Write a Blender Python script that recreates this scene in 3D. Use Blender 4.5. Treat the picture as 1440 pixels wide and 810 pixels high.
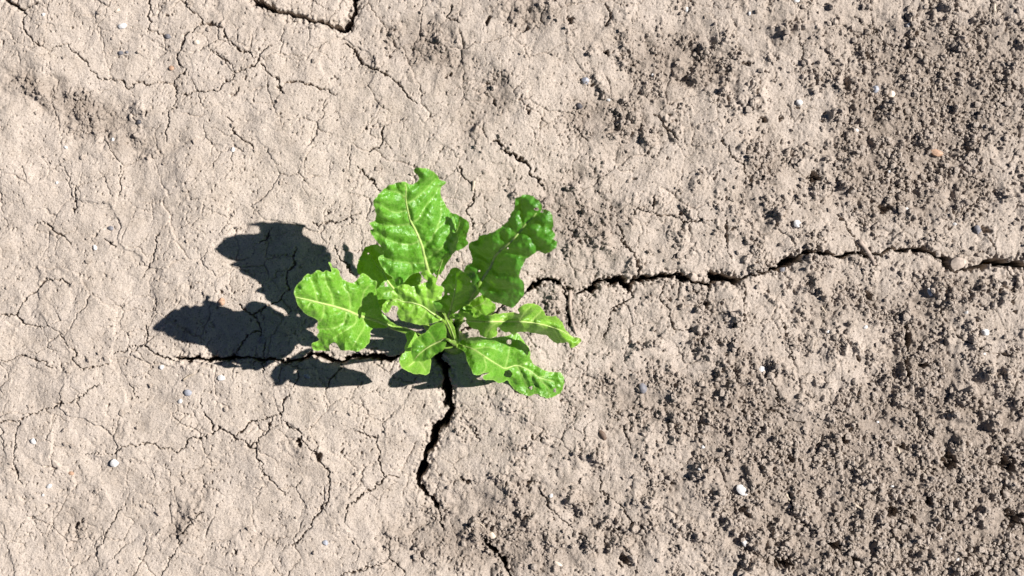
import bpy, bmesh, math, random
import numpy as np
from mathutils import Vector, Matrix
from mathutils.geometry import delaunay_2d_cdt

for o in list(bpy.data.objects):
    bpy.data.objects.remove(o)
scene = bpy.context.scene
COL = scene.collection
R = math.radians

# ------------------------------------------------------------------ camera
CAM_H = 1.08            # metres above the soil, looking straight down
PX = 0.0006             # metres of soil per photograph pixel (1440 px wide)
cam_d = bpy.data.cameras.new('camera')
cam_d.sensor_width = 36.0
cam_d.lens = 45.0
cam_d.dof.use_dof = True
cam_d.dof.focus_distance = CAM_H - 0.05
cam_d.dof.aperture_fstop = 5.6
cam_d.clip_start = 0.01
cam_d.clip_end = 500.0
cam = bpy.data.objects.new('camera', cam_d)
cam.location = (0, 0, CAM_H)
COL.objects.link(cam)
scene.camera = cam

# ------------------------------------------------------------------ light
SUN_EL = R(43.0)
SUN_AZ = math.atan2(0.21, 0.978)           # from +X towards +Y
world = bpy.data.worlds.new('World')
scene.world = world
world.use_nodes = True
wn = world.node_tree
for n in list(wn.nodes):
    wn.nodes.remove(n)
sky = wn.nodes.new('ShaderNodeTexSky')
sky.sky_type = 'NISHITA'
sky.sun_disc = False
sky.sun_elevation = SUN_EL
sky.sun_rotation = R(90) - SUN_AZ
sky.air_density = 0.33
sky.dust_density = 0.2
bg = wn.nodes.new('ShaderNodeBackground')
bg.inputs['Strength'].default_value = 0.05
wo = wn.nodes.new('ShaderNodeOutputWorld')
wn.links.new(sky.outputs[0], bg.inputs[0])
wn.links.new(bg.outputs[0], wo.inputs[0])

sun_d = bpy.data.lights.new('sun', 'SUN')
sun_d.energy = 5.0
sun_d.angle = R(0.53)
sun_d.color = (1.0, 0.965, 0.925)
sun = bpy.data.objects.new('sun', sun_d)
sdir = Vector((math.cos(SUN_EL) * math.cos(SUN_AZ), math.cos(SUN_EL) * math.sin(SUN_AZ), math.sin(SUN_EL)))
sun.rotation_euler = sdir.to_track_quat('Z', 'Y').to_euler()
sun.location = sdir * 5
COL.objects.link(sun)

vs = scene.view_settings
vs.view_transform = 'Standard'
vs.look = 'None'
vs.exposure = 0.78
vs.gamma = 1.0
vs.use_curve_mapping = False

# ------------------------------------------------------------------ helpers
def wpos(px, py, h):
    """photograph pixel + height above soil -> world point"""
    k = PX * (1 - h / CAM_H)
    return np.stack([(np.asarray(px) - 720) * k, (405 - np.asarray(py)) * k, np.asarray(h) + 0 * np.asarray(px)], -1)

_rng = np.random.RandomState(11)
PERM = _rng.permutation(256).astype(np.int32)
PERM = np.concatenate([PERM, PERM, PERM])
GA = _rng.rand(256).astype(np.float32) * 2 * np.pi
GX, GY = np.cos(GA), np.sin(GA)
RND = _rng.rand(4, 256).astype(np.float32)

def _hash(ix, iy, seed):
    return PERM[PERM[(ix + seed * 37) & 255] + (iy & 255)]

def perlin(x, y, seed=0):
    x = np.asarray(x, np.float32) + seed * 17.31
    y = np.asarray(y, np.float32) + seed * 5.77
    x0 = np.floor(x); y0 = np.floor(y)
    fx = x - x0; fy = y - y0
    ix = x0.astype(np.int32); iy = y0.astype(np.int32)
    u = fx * fx * fx * (fx * (fx * 6 - 15) + 10)
    v = fy * fy * fy * (fy * (fy * 6 - 15) + 10)
    def g(dx, dy):
        h = _hash(ix + dx, iy + dy, seed)
        return GX[h] * (fx - dx) + GY[h] * (fy - dy)
    a = g(0, 0); b = g(1, 0); c = g(0, 1); d = g(1, 1)
    return ((a + (b - a) * u) * (1 - v) + (c + (d - c) * u) * v) * 1.5

def fbm(x, y, octaves, seed=0, gain=0.5):
    t = 0; a = 1.0; f = 1.0
    for i in range(octaves):
        t = t + a * perlin(x * f, y * f, seed + i)
        a *= gain; f *= 2.03
    return t

def worley(x, y, seed=0, jitter=0.9):
    """F1, F2 and a random number of the nearest cell"""
    ix = np.floor(x).astype(np.int32); iy = np.floor(y).astype(np.int32)
    f1 = np.full(x.shape, 9.0, np.float32); f2 = f1.copy(); rid = np.zeros(x.shape, np.float32)
    for dx in (-1, 0, 1):
        for dy in (-1, 0, 1):
            h = _hash(ix + dx, iy + dy, seed)
            cx = ix + dx + 0.5 + (RND[0][h] - 0.5) * jitter
            cy = iy + dy + 0.5 + (RND[1][h] - 0.5) * jitter
            d = np.sqrt((x - cx) ** 2 + (y - cy) ** 2).astype(np.float32)
            m = d < f1
            f2 = np.where(m, f1, np.minimum(f2, d))
            rid = np.where(m, RND[2][h], rid)
            f1 = np.where(m, d, f1)
    return f1, f2, rid

def sstep(a, b, x):
    t = np.clip((x - a) / (b - a), 0, 1)
    return t * t * (3 - 2 * t)

def pline_dist(px, py, pts):
    """distance of points to a polyline, and the 0..1 position along it"""
    pts = np.asarray(pts, np.float64)
    best = np.full(px.shape, 1e9); tt = np.zeros(px.shape)
    seg = np.linalg.norm(np.diff(pts, axis=0), axis=1); tot = seg.sum() + 1e-9; acc = 0
    for i in range(len(pts) - 1):
        a = pts[i]; b = pts[i + 1]; ab = b - a
        t = np.clip(((px - a[0]) * ab[0] + (py - a[1]) * ab[1]) / (ab @ ab + 1e-9), 0, 1)
        d = np.hypot(px - a[0] - t * ab[0], py - a[1] - t * ab[1])
        m = d < best
        best = np.where(m, d, best); tt = np.where(m, (acc + t * seg[i]) / tot, tt)
        acc += seg[i]
    return best, tt

def new_mesh(name, verts, faces, mat, smooth=True):
    me = bpy.data.meshes.new(name)
    verts = np.asarray(verts, np.float32)
    faces = np.asarray(faces, np.int32)
    k = faces.shape[1]
    me.vertices.add(len(verts)); me.vertices.foreach_set('co', verts.ravel())
    me.loops.add(faces.size); me.loops.foreach_set('vertex_index', faces.ravel())
    me.polygons.add(len(faces))
    me.polygons.foreach_set('loop_start', np.arange(0, faces.size, k, dtype=np.int32))
    me.polygons.foreach_set('use_smooth', np.full(len(faces), smooth))
    me.update(calc_edges=True)
    me.materials.append(mat)
    return me

def attr(me, name, vals):
    a = me.attributes.new(name, 'FLOAT', 'POINT')
    a.data.foreach_set('value', np.asarray(vals, np.float32))

def link(name, me, parent=None, **props):
    o = bpy.data.objects.new(name, me)
    COL.objects.link(o)
    if parent is not None:
        o.parent = parent
    for k, v in props.items():
        if v:
            o[k] = v
    return o

# ------------------------------------------------------------------ materials
def nmat(name):
    m = bpy.data.materials.new(name); m.use_nodes = True
    nt = m.node_tree
    b = nt.nodes['Principled BSDF']
    return m, nt, b

def N(nt, kind, **kw):
    n = nt.nodes.new(kind)
    for k, v in kw.items():
        if k.startswith('i_'):
            n.inputs[k[2:]].default_value = v
        else:
            setattr(n, k, v)
    return n

def ramp(nt, fac, stops):
    r = N(nt, 'ShaderNodeValToRGB')
    e = r.color_ramp.elements
    while len(e) < len(stops):
        e.new(0.5)
    for i, (p, c) in enumerate(stops):
        e[i].position = p
        e[i].color = c if len(c) == 4 else (*c, 1)
    nt.links.new(fac, r.inputs[0])
    return r.outputs[0]

def mixc(nt, fac, a, b, mode='MIX'):
    m = N(nt, 'ShaderNodeMix', data_type='RGBA', blend_type=mode)
    for sock, v in ((m.inputs[0], fac), (m.inputs[6], a), (m.inputs[7], b)):
        if hasattr(v, 'is_linked'):
            nt.links.new(v, sock)
        elif isinstance(v, tuple):
            sock.default_value = (*v, 1) if len(v) == 3 else v
        else:
            sock.default_value = v
    return m.outputs[2]

def noise_node(nt, co, scale, detail=4, rough=0.55):
    n = N(nt, 'ShaderNodeTexNoise', i_Scale=scale, i_Detail=detail, i_Roughness=rough)
    nt.links.new(co, n.inputs['Vector'])
    return n.outputs['Fac']

def soil_material():
    m, nt, b = nmat('dry_soil')
    co = N(nt, 'ShaderNodeTexCoord').outputs['Object']
    crumb = N(nt, 'ShaderNodeAttribute', attribute_name='crumb').outputs['Fac']
    big = noise_node(nt, co, 9, 3)
    mid = noise_node(nt, co, 55, 5, 0.6)
    fine = noise_node(nt, co, 900, 3, 0.6)
    crust = ramp(nt, big, [(0.3, (0.405, 0.342, 0.284)), (0.7, (0.455, 0.387, 0.326))])
    crust = mixc(nt, ramp(nt, mid, [(0.35, (0, 0, 0)), (0.75, (0.6, 0.6, 0.6))]), crust, (0.485, 0.42, 0.368))
    crust = mixc(nt, ramp(nt, mid, [(0.2, (0.55, 0.55, 0.55)), (0.45, (0, 0, 0))]), crust, (0.35, 0.29, 0.24))
    loose = ramp(nt, mid, [(0.25, (0.235, 0.192, 0.156)), (0.75, (0.33, 0.275, 0.23))])
    c = mixc(nt, crumb, crust, loose)
    grain = ramp(nt, fine, [(0.34, (0.50, 0.48, 0.46)), (0.43, (0.93, 0.93, 0.93)), (0.58, (1.0, 1.0, 1.0)), (0.68, (1.16, 1.16, 1.17))])
    c = mixc(nt, 1.0, c, grain, 'MULTIPLY')
    nt.links.new(c, b.inputs['Base Color'])
    b.inputs['Roughness'].default_value = 0.95
    b.inputs['Specular IOR Level'].default_value = 0.15
    bump1 = N(nt, 'ShaderNodeBump', i_Strength=0.85, i_Distance=0.0010)
    nt.links.new(noise_node(nt, co, 620, 4, 0.65), bump1.inputs['Height'])
    nt.links.new(bump1.outputs[0], b.inputs['Normal'])
    return m

def stone_material(name, col, rough=0.7, var=0.25):
    m, nt, b = nmat(name)
    co = N(nt, 'ShaderNodeTexCoord').outputs['Object']
    n1 = noise_node(nt, co, 320, 4)
    lo = tuple(c * (1 - var) for c in col); hi = tuple(min(0.9, c * (1 + var * 0.5)) for c in col)
    nt.links.new(ramp(nt, n1, [(0.35, lo), (0.6, hi)]), b.inputs['Base Color'])
    b.inputs['Roughness'].default_value = rough
    bp = N(nt, 'ShaderNodeBump', i_Strength=0.35, i_Distance=0.0006)
    nt.links.new(noise_node(nt, co, 700, 3), bp.inputs['Height'])
    nt.links.new(bp.outputs[0], b.inputs['Normal'])
    return m

def leaf_material(name, dark, light, vein, trans, rough=0.37, twt=0.28):
    m, nt, b = nmat(name)
    co = N(nt, 'ShaderNodeTexCoord').outputs['Object']
    va = N(nt, 'ShaderNodeAttribute', attribute_name='vein').outputs['Fac']
    wear = N(nt, 'ShaderNodeAttribute', attribute_name='edge').outputs['Fac']
    big = noise_node(nt, co, 60, 4, 0.6)
    c = ramp(nt, big, [(0.32, dark), (0.68, light)])
    # fine net of veinlets
    vo = N(nt, 'ShaderNodeTexVoronoi', feature='DISTANCE_TO_EDGE', i_Scale=420)
    nt.links.new(co, vo.inputs['Vector'])
    net = ramp(nt, vo.outputs['Distance'], [(0.0, (0.5, 0.5, 0.5)), (0.15, (0, 0, 0))])
    c = mixc(nt, net, c, tuple(0.5 * (x + y) for x, y in zip(light, vein)))
    # wider mesh of side veins, bent out of true by noise
    wob = N(nt, 'ShaderNodeTexNoise', i_Scale=90.0, i_Detail=2.0)
    nt.links.new(co, wob.inputs['Vector'])
    ad = N(nt, 'ShaderNodeVectorMath', operation='MULTIPLY_ADD')
    ad.inputs[1].default_value = (.007, .007, .007)
    nt.links.new(wob.outputs['Color'], ad.inputs[0]); nt.links.new(co, ad.inputs[2])
    vo2 = N(nt, 'ShaderNodeTexVoronoi', feature='DISTANCE_TO_EDGE', i_Scale=135)
    nt.links.new(ad.outputs[0], vo2.inputs['Vector'])
    c = mixc(nt, ramp(nt, vo2.outputs['Distance'], [(0.0, (0.38, 0.38, 0.38)), (0.07, (0, 0, 0))]), c, tuple(0.45 * x + 0.55 * y for x, y in zip(light, vein)))
    c = mixc(nt, va, c, vein)
    c = mixc(nt, wear, c, vein)
    # dust, yellowing and a slight difference of tone from leaf to leaf
    oi = N(nt, 'ShaderNodeObjectInfo').outputs['Random']
    hs = N(nt, 'ShaderNodeHueSaturation')
    mh = N(nt, 'ShaderNodeMapRange')
    mh.inputs['To Min'].default_value = 0.494; mh.inputs['To Max'].default_value = 0.518
    nt.links.new(oi, mh.inputs['Value']); nt.links.new(mh.outputs[0], hs.inputs['Hue'])
    mv = N(nt, 'ShaderNodeMapRange'); mv.inputs['To Min'].default_value = 1.10; mv.inputs['To Max'].default_value = 0.88
    nt.links.new(oi, mv.inputs['Value']); nt.links.new(mv.outputs[0], hs.inputs['Value'])
    nt.links.new(c, hs.inputs['Color']); c = hs.outputs[0]
    dust = ramp(nt, noise_node(nt, co, 260, 6, 0.7), [(0.55, (0, 0, 0)), (0.72, (0.16, 0.16, 0.16))])
    c = mixc(nt, dust, c, (0.34, 0.33, 0.20))
    spots = ramp(nt, noise_node(nt, co, 420, 2, 0.5), [(0.735, (0, 0, 0)), (0.76, (0.7, 0.7, 0.7))])
    c = mixc(nt, spots, c, (0.30, 0.20, 0.06))
    nt.links.new(c, b.inputs['Base Color'])
    b.inputs['Roughness'].default_value = rough
    rr = ramp(nt, noise_node(nt, co, 140, 3), [(0.3, (rough - .06,) * 3), (0.7, (rough + .12,) * 3)])
    nt.links.new(rr, b.inputs['Roughness'])
    b.inputs['Specular IOR Level'].default_value = 0.5
    bp = N(nt, 'ShaderNodeBump', i_Strength=0.28, i_Distance=0.0005)
    nt.links.new(ramp(nt, vo.outputs['Distance'], [(0.0, (0, 0, 0)), (0.35, (1, 1, 1))]), bp.inputs['Height'])
    bp2 = N(nt, 'ShaderNodeBump', i_Strength=0.10, i_Distance=0.0012)
    nt.links.new(noise_node(nt, co, 150, 4), bp2.inputs['Height'])
    bp3 = N(nt, 'ShaderNodeBump', i_Strength=0.30, i_Distance=0.0009)
    nt.links.new(ramp(nt, vo2.outputs['Distance'], [(0.0, (0, 0, 0)), (0.30, (1, 1, 1))]), bp3.inputs['Height'])
    nt.links.new(bp.outputs[0], bp3.inputs['Normal'])
    nt.links.new(bp3.outputs[0], bp2.inputs['Normal'])
    nt.links.new(bp2.outputs[0], b.inputs['Normal'])
    tr = N(nt, 'ShaderNodeBsdfTranslucent')
    tr.inputs['Color'].default_value = (*trans, 1)
    nt.links.new(mixc(nt, va, trans, tuple(min(1, t * 1.1) for t in trans)), tr.inputs['Color'])
    mx = N(nt, 'ShaderNodeMixShader'); mx.inputs[0].default_value = twt
    out = nt.nodes['Material Output']
    nt.links.new(b.outputs[0], mx.inputs[1]); nt.links.new(tr.outputs[0], mx.inputs[2])
    nt.links.new(mx.outputs[0], out.inputs['Surface'])
    return m

SOIL = soil_material()
LEAF = leaf_material('mature_leaf', (0.085, 0.248, 0.011), (0.165, 0.39, 0.024), (0.42, 0.58, 0.15), (0.20, 0.50, 0.015))
LEAF_SHADED = leaf_material('shaded_leaf', (0.05, 0.18, 0.012), (0.09, 0.265, 0.02), (0.26, 0.43, 0.08), (0.22, 0.58, 0.012), rough=0.36, twt=0.30)  # shade and back-light of these leaves put into a darker green
LEAF_YOUNG = leaf_material('young_leaf', (0.17, 0.38, 0.025), (0.27, 0.52, 0.045), (0.44, 0.62, 0.15), (0.28, 0.58, 0.02), rough=0.36)
STALK = stone_material('leaf_stalk', (0.17, 0.29, 0.04), 0.4, 0.25)
RIB = stone_material('leaf_rib', (0.50, 0.63, 0.20), 0.45, 0.12)
_nt = RIB.node_tree
_tr = N(_nt, 'ShaderNodeBsdfTranslucent'); _tr.inputs['Color'].default_value = (0.42, 0.62, 0.10, 1)
_mx = N(_nt, 'ShaderNodeMixShader'); _mx.inputs[0].default_value = 0.22
_nt.links.new(_nt.nodes['Principled BSDF'].outputs[0], _mx.inputs[1]); _nt.links.new(_tr.outputs[0], _mx.inputs[2])
_nt.links.new(_mx.outputs[0], _nt.nodes['Material Output'].inputs['Surface'])

# ------------------------------------------------------------------ the ground
# cracks of the crust: (width px, depth m, points in photograph pixels)
CR = []
def crack(w, d, *pts):
    CR.append((w, d, np.array(pts, np.float64)))

# the wide fissure running through the plant
crack(7.5, .024, (740, 410), (755, 396), (777, 392.5), (790, 397))
crack(4, .014, (790, 397), (797, 415), (800, 440), (800, 462))
crack(4, .012, (640, 470), (680, 450), (740, 410))
crack(8.5, .026, (812, 412), (822, 411), (835, 405), (840, 394), (855, 395), (872, 390), (884, 405), (895, 391), (915, 391), (935, 387), (957, 389), (972, 394), (985, 401), (1000, 400))
crack(12, .026, (998, 383), (1004, 391), (1012, 391), (1035, 396))
crack(4, .01, (1035, 396), (1050, 388), (1065, 383), (1085, 381))
crack(11, .026, (1080, 381), (1100, 372), (1122, 361), (1140, 352))
crack(6.5, .02, (1140, 352), (1162, 357), (1180, 361), (1205, 355))
crack(5, .014, (1205, 355), (1218, 360), (1235, 360), (1245, 354), (1255, 347), (1270, 355), (1280, 350))
crack(8, .022, (1280, 350), (1297, 352), (1317, 359), (1332, 362), (1330, 378))
crack(3, .01, (1330, 378), (1345, 385), (1362, 376))
crack(9, .024, (1358, 378), (1380, 374), (1392, 370), (1407, 369), (1422, 369), (1440, 376), (1470, 380), (1510, 372))
crack(2.6, .008, (205, 488), (227, 500), (247, 507))
crack(7.5, .024, (247, 505), (271, 504), (296, 505), (328, 503))
crack(5, .018, (328, 503), (354, 505), (373, 507), (399, 507), (418, 510))
crack(7.5, .024, (415, 510), (434, 499), (457, 501), (479, 509), (502, 502), (524, 501), (542, 505), (560, 503), (600, 498), (622, 500))
crack(15, .032, (620, 488), (618, 507), (626, 530), (630, 558), (634, 574))
crack(12, .030, (634, 574), (628, 593), (614, 601), (607, 625), (595, 653), (586, 680))
crack(9, .022, (586, 680), (597, 692), (610, 706), (618, 714))
crack(3, .008, (612, 601), (612, 625), (604, 645))
crack(3, .008, (618, 714), (620, 733), (624, 750))
crack(7, .018, (677, 757), (687, 770), (702, 782), (710, 795), (717, 810), (728, 830))
crack(6, .016, (8, 0), (20, 8), (33, 14), (53, 5))
crack(8, .02, (355, -3), (377, 12), (393, 15), (413, 22), (447, 30), (473, 37), (484, 42))
crack(8.5, .022, (500, -20), (498, 0), (495, 20), (485, 43))
crack(3.6, .007, (483, 58), (502, 77), (508, 88), (530, 100))
crack(2.6, .006, (530, 100), (547, 107), (567, 127), (587, 148))
crack(4.2, .008, (693, 197), (710, 210), (727, 223), (743, 233))
crack(3, .008, (743, 233), (750, 250), (763, 260))
crack(6, .010, (1280, 455), (1277, 497), (1277, 530))
T = 2.3
for pts in [
    # upper left crust
    [(255, -10), (263, 10), (287, 32), (313, 40)], [(287, 32), (263, 47), (247, 82), (260, 100), (243, 115), (207, 117), (180, 122), (167, 113), (140, 110), (117, 87), (93, 62), (74, 70)],
    [(243, 115), (250, 128), (237, 155), (233, 200)], [(250, 135), (287, 128), (307, 127), (333, 100), (310, 78), (297, 73)], [(333, 100), (357, 93), (363, 80), (383, 63)],
    [(313, 40), (320, 57), (333, 68), (360, 80)], [(367, 90), (390, 113), (397, 133)], [(397, 118), (433, 118), (473, 133)], [(320, 163), (333, 190), (357, 210)],
    [(33, 14), (38, 50), (60, 66)], [(210, 0), (208, 40), (230, 53)], [(167, 232), (168, 270)],
    # left
    [(-10, 447), (23, 440), (33, 423), (57, 403), (67, 392), (80, 392), (97, 402)], [(23, 440), (30, 452), (57, 463)], [(223, 327), (218, 353), (200, 390)], [(147, 333), (165, 350)],
    [(207, 457), (207, 490)], [(160, 500), (183, 490), (203, 488)], [(83, 470), (107, 497), (103, 507), (117, 520), (155, 513)], [(-5, 510), (37, 500), (63, 510), (80, 520)],
    [(45, 315), (60, 312), (100, 343)], [(105, 265), (103, 300)],
    # under the shadow
    [(335, 428), (341, 436), (357, 440), (377, 433), (393, 422), (405, 409), (405, 390), (415, 371), (413, 348)], [(357, 440), (364, 457), (367, 470), (372, 486), (370, 512), (370, 524)],
    [(364, 464), (344, 477), (332, 499)], [(470, 345), (479, 364), (498, 384)], [(479, 509), (476, 521), (457, 547)], [(421, 512), (421, 531), (409, 547)], [(367, 342), (383, 322)],
    # lower left
    [(-10, 594), (20, 593), (43, 583), (77, 572), (113, 560), (140, 540)], [(30, 593), (18, 620), (20, 643), (28, 680)], [(180, 540), (193, 563)],
    [(120, 637), (143, 642), (163, 638), (170, 628), (216, 624), (247, 637), (267, 618), (290, 615), (307, 602), (320, 608), (353, 630), (367, 650), (370, 667), (383, 680), (407, 700)],
    [(283, 553), (283, 577), (297, 593), (300, 603)], [(353, 630), (377, 605), (380, 585), (353, 595), (333, 612)], [(380, 585), (393, 585), (397, 570), (407, 553)],
    [(393, 586), (423, 612), (447, 643), (463, 667), (463, 703), (440, 730), (427, 753), (400, 773)], [(167, 717), (143, 760), (133, 780)], [(283, 720), (257, 747), (247, 770), (227, 812)],
    # lower centre
    [(530, 613), (532, 650), (542, 673), (560, 672)], [(542, 673), (513, 693), (490, 710), (483, 733)], [(500, 607), (530, 618)], [(545, 757), (548, 787), (570, 803), (575, 830)], [(480, 807), (520, 797), (548, 787)],
    [(667, 600), (672, 623)], [(750, 612), (743, 628), (730, 632)], [(843, 663), (847, 693), (863, 703), (880, 723), (910, 753)], [(757, 687), (773, 713), (800, 740), (830, 763)], [(877, 600), (887, 633)], [(857, 760), (863, 745), (878, 738)],
    # right of the plant
    [(890, 302), (897, 294), (915, 299), (955, 306), (962, 312), (980, 312), (1005, 309)], [(920, 275), (915, 299)], [(962, 312), (958, 335)], [(865, 317), (872, 325), (876, 340), (890, 355), (896, 370), (897, 388)],
    [(937, 395), (927, 417), (940, 432), (940, 447), (955, 464), (975, 462)], [(1047, 395), (1046, 427), (1044, 450), (1030, 460)], [(857, 440), (856, 462), (847, 477)], [(884, 405), (891, 420), (872, 428), (857, 440)], [(1018, 305), (1020, 330), (1028, 365)],
    # above the plant
    [(643, 233), (653, 250), (667, 269), (665, 284), (655, 293), (660, 309), (669, 322)], [(920, 157), (937, 180), (953, 197)], [(813, 180), (827, 200)], [(500, 235), (520, 248), (532, 268)], [(440, 314), (460, 315), (480, 311), (508, 298)],
    [(540, 175), (538, 200), (520, 215)], [(635, 8), (628, 20), (645, 30)], [(852, 5), (862, 25), (848, 38)],
    # right part
    [(1017, 197), (1027, 220), (1047, 237), (1057, 260)], [(1123, 47), (1127, 70), (1133, 90)], [(1200, 22), (1227, 40), (1260, 70)], [(1220, 247), (1260, 257), (1278, 270)], [(1387, 330), (1400, 350), (1402, 370)], [(1270, 20), (1290, 50)],
    [(1415, 370), (1428, 400), (1424, 430)], [(1095, 440), (1110, 480), (1115, 505)], [(1180, 300), (1199, 335), (1205, 350)], [(1096, 580), (1075, 575), (1130, 597)], [(1110, 700), (1120, 730), (1150, 752)], [(1090, 540), (1095, 572), (1075, 575)],
    [(1340, 470), (1375, 490), (1420, 500)]]:
    crack(T, .0055, *pts)

# soft patches of loose, crumbly soil: x, y, rx, ry, angle, strength
PATCH = [(120, 160, 95, 38, 25, .8), (40, 120, 60, 25, 20, .6), (600, 55, 75, 45, 20, .9), (740, 15, 70, 30, 5, .8), (930, 85, 75, 45, 10, 1.0), (830, 170, 65, 35, -10, .8), (710, 125, 26, 40, 20, .8), (660, 175, 40, 40, 40, .8), (640, 110, 60, 40, 30, .5),
         (1160, 45, 120, 60, 10, .7), (1310, 170, 140, 70, -20, .95), (1075, 215, 28, 42, 0, .9), (1220, 150, 70, 45, 20, .7), (980, 90, 60, 30, 0, .7), (1370, 60, 110, 60, 0, .7), (1270, 270, 170, 50, 0, .7), (790, 330, 50, 70, 0, .5), (830, 300, 60, 40, 0, .45),
         (115, 715, 30, 80, 35, .6), (255, 740, 25, 60, 30, .6), (425, 650, 30, 70, -35, .6), (360, 760, 60, 30, 0, .5), (690, 720, 110, 60, 15, .8), (640, 770, 80, 30, 0, .7), (780, 780, 110, 40, 0, .6), (1000, 650, 140, 110, 0, .65), (1250, 650, 180, 110, 15, .85),
         (1370, 650, 120, 130, 0, 1.0), (1120, 770, 150, 50, 0, .8), (1290, 770, 170, 70, 0, 1.0), (1000, 560, 120, 60, 0, .5), (1190, 430, 90, 40, 0, .45), (1330, 430, 90, 60, 0, .5), (970, 450, 60, 35, 20, .6), (850, 560, 70, 40, 0, .4), (1290, 500, 40, 90, 0, .6),
         (310, 300, 60, 25, 30, .35), (250, 470, 30, 40, 0, .4), (760, 440, 50, 40, 0, .6), (700, 260, 60, 40, 30, .5)]
HOLE = [(1145, 247, 11, .012), (849, 75, 5, .008), (1051, 88, 6, .008), (1073, 165, 7, .007), (1095, 165, 6, .006), (1103, 795, 12, .014), (1173, 767, 9, .012), (1253, 720, 11, .012), (1337, 650, 13, .011), (1418, 653, 12, .012), (1307, 703, 9, .010),
        (1427, 730, 16, .012), (1285, 727, 7, .008), (1200, 790, 8, .008), (654, 676, 5, .007), (690, 30, 5, .006), (735, 40, 5, .006), (804, 30, 6, .006), (630, 108, 5, .005), (695, 143, 6, .007), (742, 155, 5, .006), (1298, 511, 9, .009), (1222, 415, 6, .006),
        (1006, 578, 6, .006), (1025, 575, 5, .005), (1048, 720, 8, .007), (1300, 460, 6, .006), (1212, 505, 5, .006), (423, 623, 7, .008), (447, 645, 6, .008), (330, 775, 5, .007), (800, 408, 5, .008), (990, 430, 8, .007), (1390, 320, 9, .006), (880, 790, 9, .009), (1245, 293, 8, .006), (1110, 645, 7, .006), (1190, 620, 7, .006), (1270, 630, 6, .006), (1030, 320, 4, .004), (960, 300, 3, .004), (330, 128, 5, .005), (393, 123, 5, .005)]

def axis(half, step, growth, far):
    v = list(np.arange(0, half, step)); s = step
    while v[-1] < far:
        s *= growth; v.append(v[-1] + s)
    v = np.array(v)
    return np.concatenate([-v[:0:-1], v])

XS = axis(0.440, 0.00068, 1.17, 60.0)
YS = axis(0.250, 0.00068, 1.17, 60.0)
gx, gy = np.meshgrid(XS, YS)
PXg = (gx / PX + 720).astype(np.float32)
PYg = (405 - gy / PX).astype(np.float32)
shape = PXg.shape
# how far beyond the finely meshed part
outx = np.maximum(np.abs(gx) - 0.440, 0); outy = np.maximum(np.abs(gy) - 0.250, 0)
out = np.hypot(outx, outy)
fine_fade = (1 - sstep(0.0, 0.035, out)).astype(np.float32)
mid_fade = (1 - sstep(0.03, 0.5, out)).astype(np.float32)

# crumb mask
mask = 0.30 * fbm(PXg / 150, PYg / 150, 4, 3, .55) + 0.10 + 0.10 * sstep(500, 1300, PXg)
for (x, y, rx, ry, a, s) in PATCH:
    ca, sa = math.cos(R(a)), math.sin(R(a))
    u = ((PXg - x) * ca + (PYg - y) * sa) / rx; v = (-(PXg - x) * sa + (PYg - y) * ca) / ry
    mask = np.maximum(mask, 0) + s * 0.75 * np.exp(-(u * u + v * v) * 1.1)
mask0 = mask + .08 * fbm(PXg / 60, PYg / 60, 3, 23)
mask = mask + 0.30 * fbm(PXg / 34, PYg / 34, 3, 21)
CRUMB = sstep(0.26, 0.85, mask).astype(np.float32)

# gentle relief of the crust
Z = 0.0050 * fbm(PXg / 260, PYg / 260, 2, 40) * mid_fade
Z += 0.0022 * fbm(PXg / 70, PYg / 70, 2, 44) * mid_fade
Z += 0.00075 * fbm(PXg / 22, PYg / 22, 2, 48) * mid_fade
# large far undulation
Z += 0.03 * perlin(gx / 1.7, gy / 1.7, 60) * sstep(0.6, 3.0, np.hypot(gx, gy))
# crust broken away in the loose patches
Z -= 0.0030 * CRUMB * mid_fade
# granules and clods
wx = PXg + 2.0 * perlin(PXg / 9, PYg / 9, 5); wy = PYg + 2.0 * perlin(PXg / 9, PYg / 9, 6)
right = sstep(450, 1250, PXg + 0.35 * (PYg - 400))
midn = fbm(PXg / 38, PYg / 38, 3, 140, .6)                 # where the crust is whole and where it has crumbled
rough = np.clip(CRUMB * (0.75 + 0.9 * midn) + right * (0.12 + 0.72 * sstep(.05, .6, midn)), 0, 1.25)
for cell, amp, sd, low in ((4.4, .0010, 1, .25), (8.5, .0017, 2, .45), (17, .0042, 3, .60), (36, .0068, 6, .55)):
    qx = wx + 1.6 * perlin(PXg / 4.1, PYg / 4.1, 150 + sd); qy = wy + 1.6 * perlin(PXg / 4.1, PYg / 4.1, 155 + sd)
    f1, f2, rid = worley(qx / cell, qy / cell, sd)
    lump = sstep(0, .45, f2 - f1) * np.where(rid > low, rid, .12) * (1 - .5 * f1)
    Z += amp * lump * (0.05 + 0.95 * np.clip(rough, 0, 1)) * fine_fade
Z += 0.00036 * fbm(PXg / 4.4, PYg / 4.4, 2, 70, .8) * (0.6 + 1.3 * rough) * fine_fade
# pin holes and nicks everywhere in the crust, more of them to the right
dens = 0.12 + 0.22 * right + 0.45 * midn + 0.30 * fbm(PXg / 110, PYg / 110, 2, 90) + 0.30 * rough
for lam, dep, sd, thr in ((4.2, .0018, 120, .60), (7.5, .0030, 124, .78), (15, .0055, 128, 1.0)):
    q = perlin((wx + .3 * wy) / lam, wy * .75 / lam, sd) + .5 * perlin(wx / lam * 2.1, wy / lam * 2.1, sd + 1)
    Z -= dep * sstep(0, .40, q - (thr - .34 * np.clip(dens, -.4, 1))) * fine_fade
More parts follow.
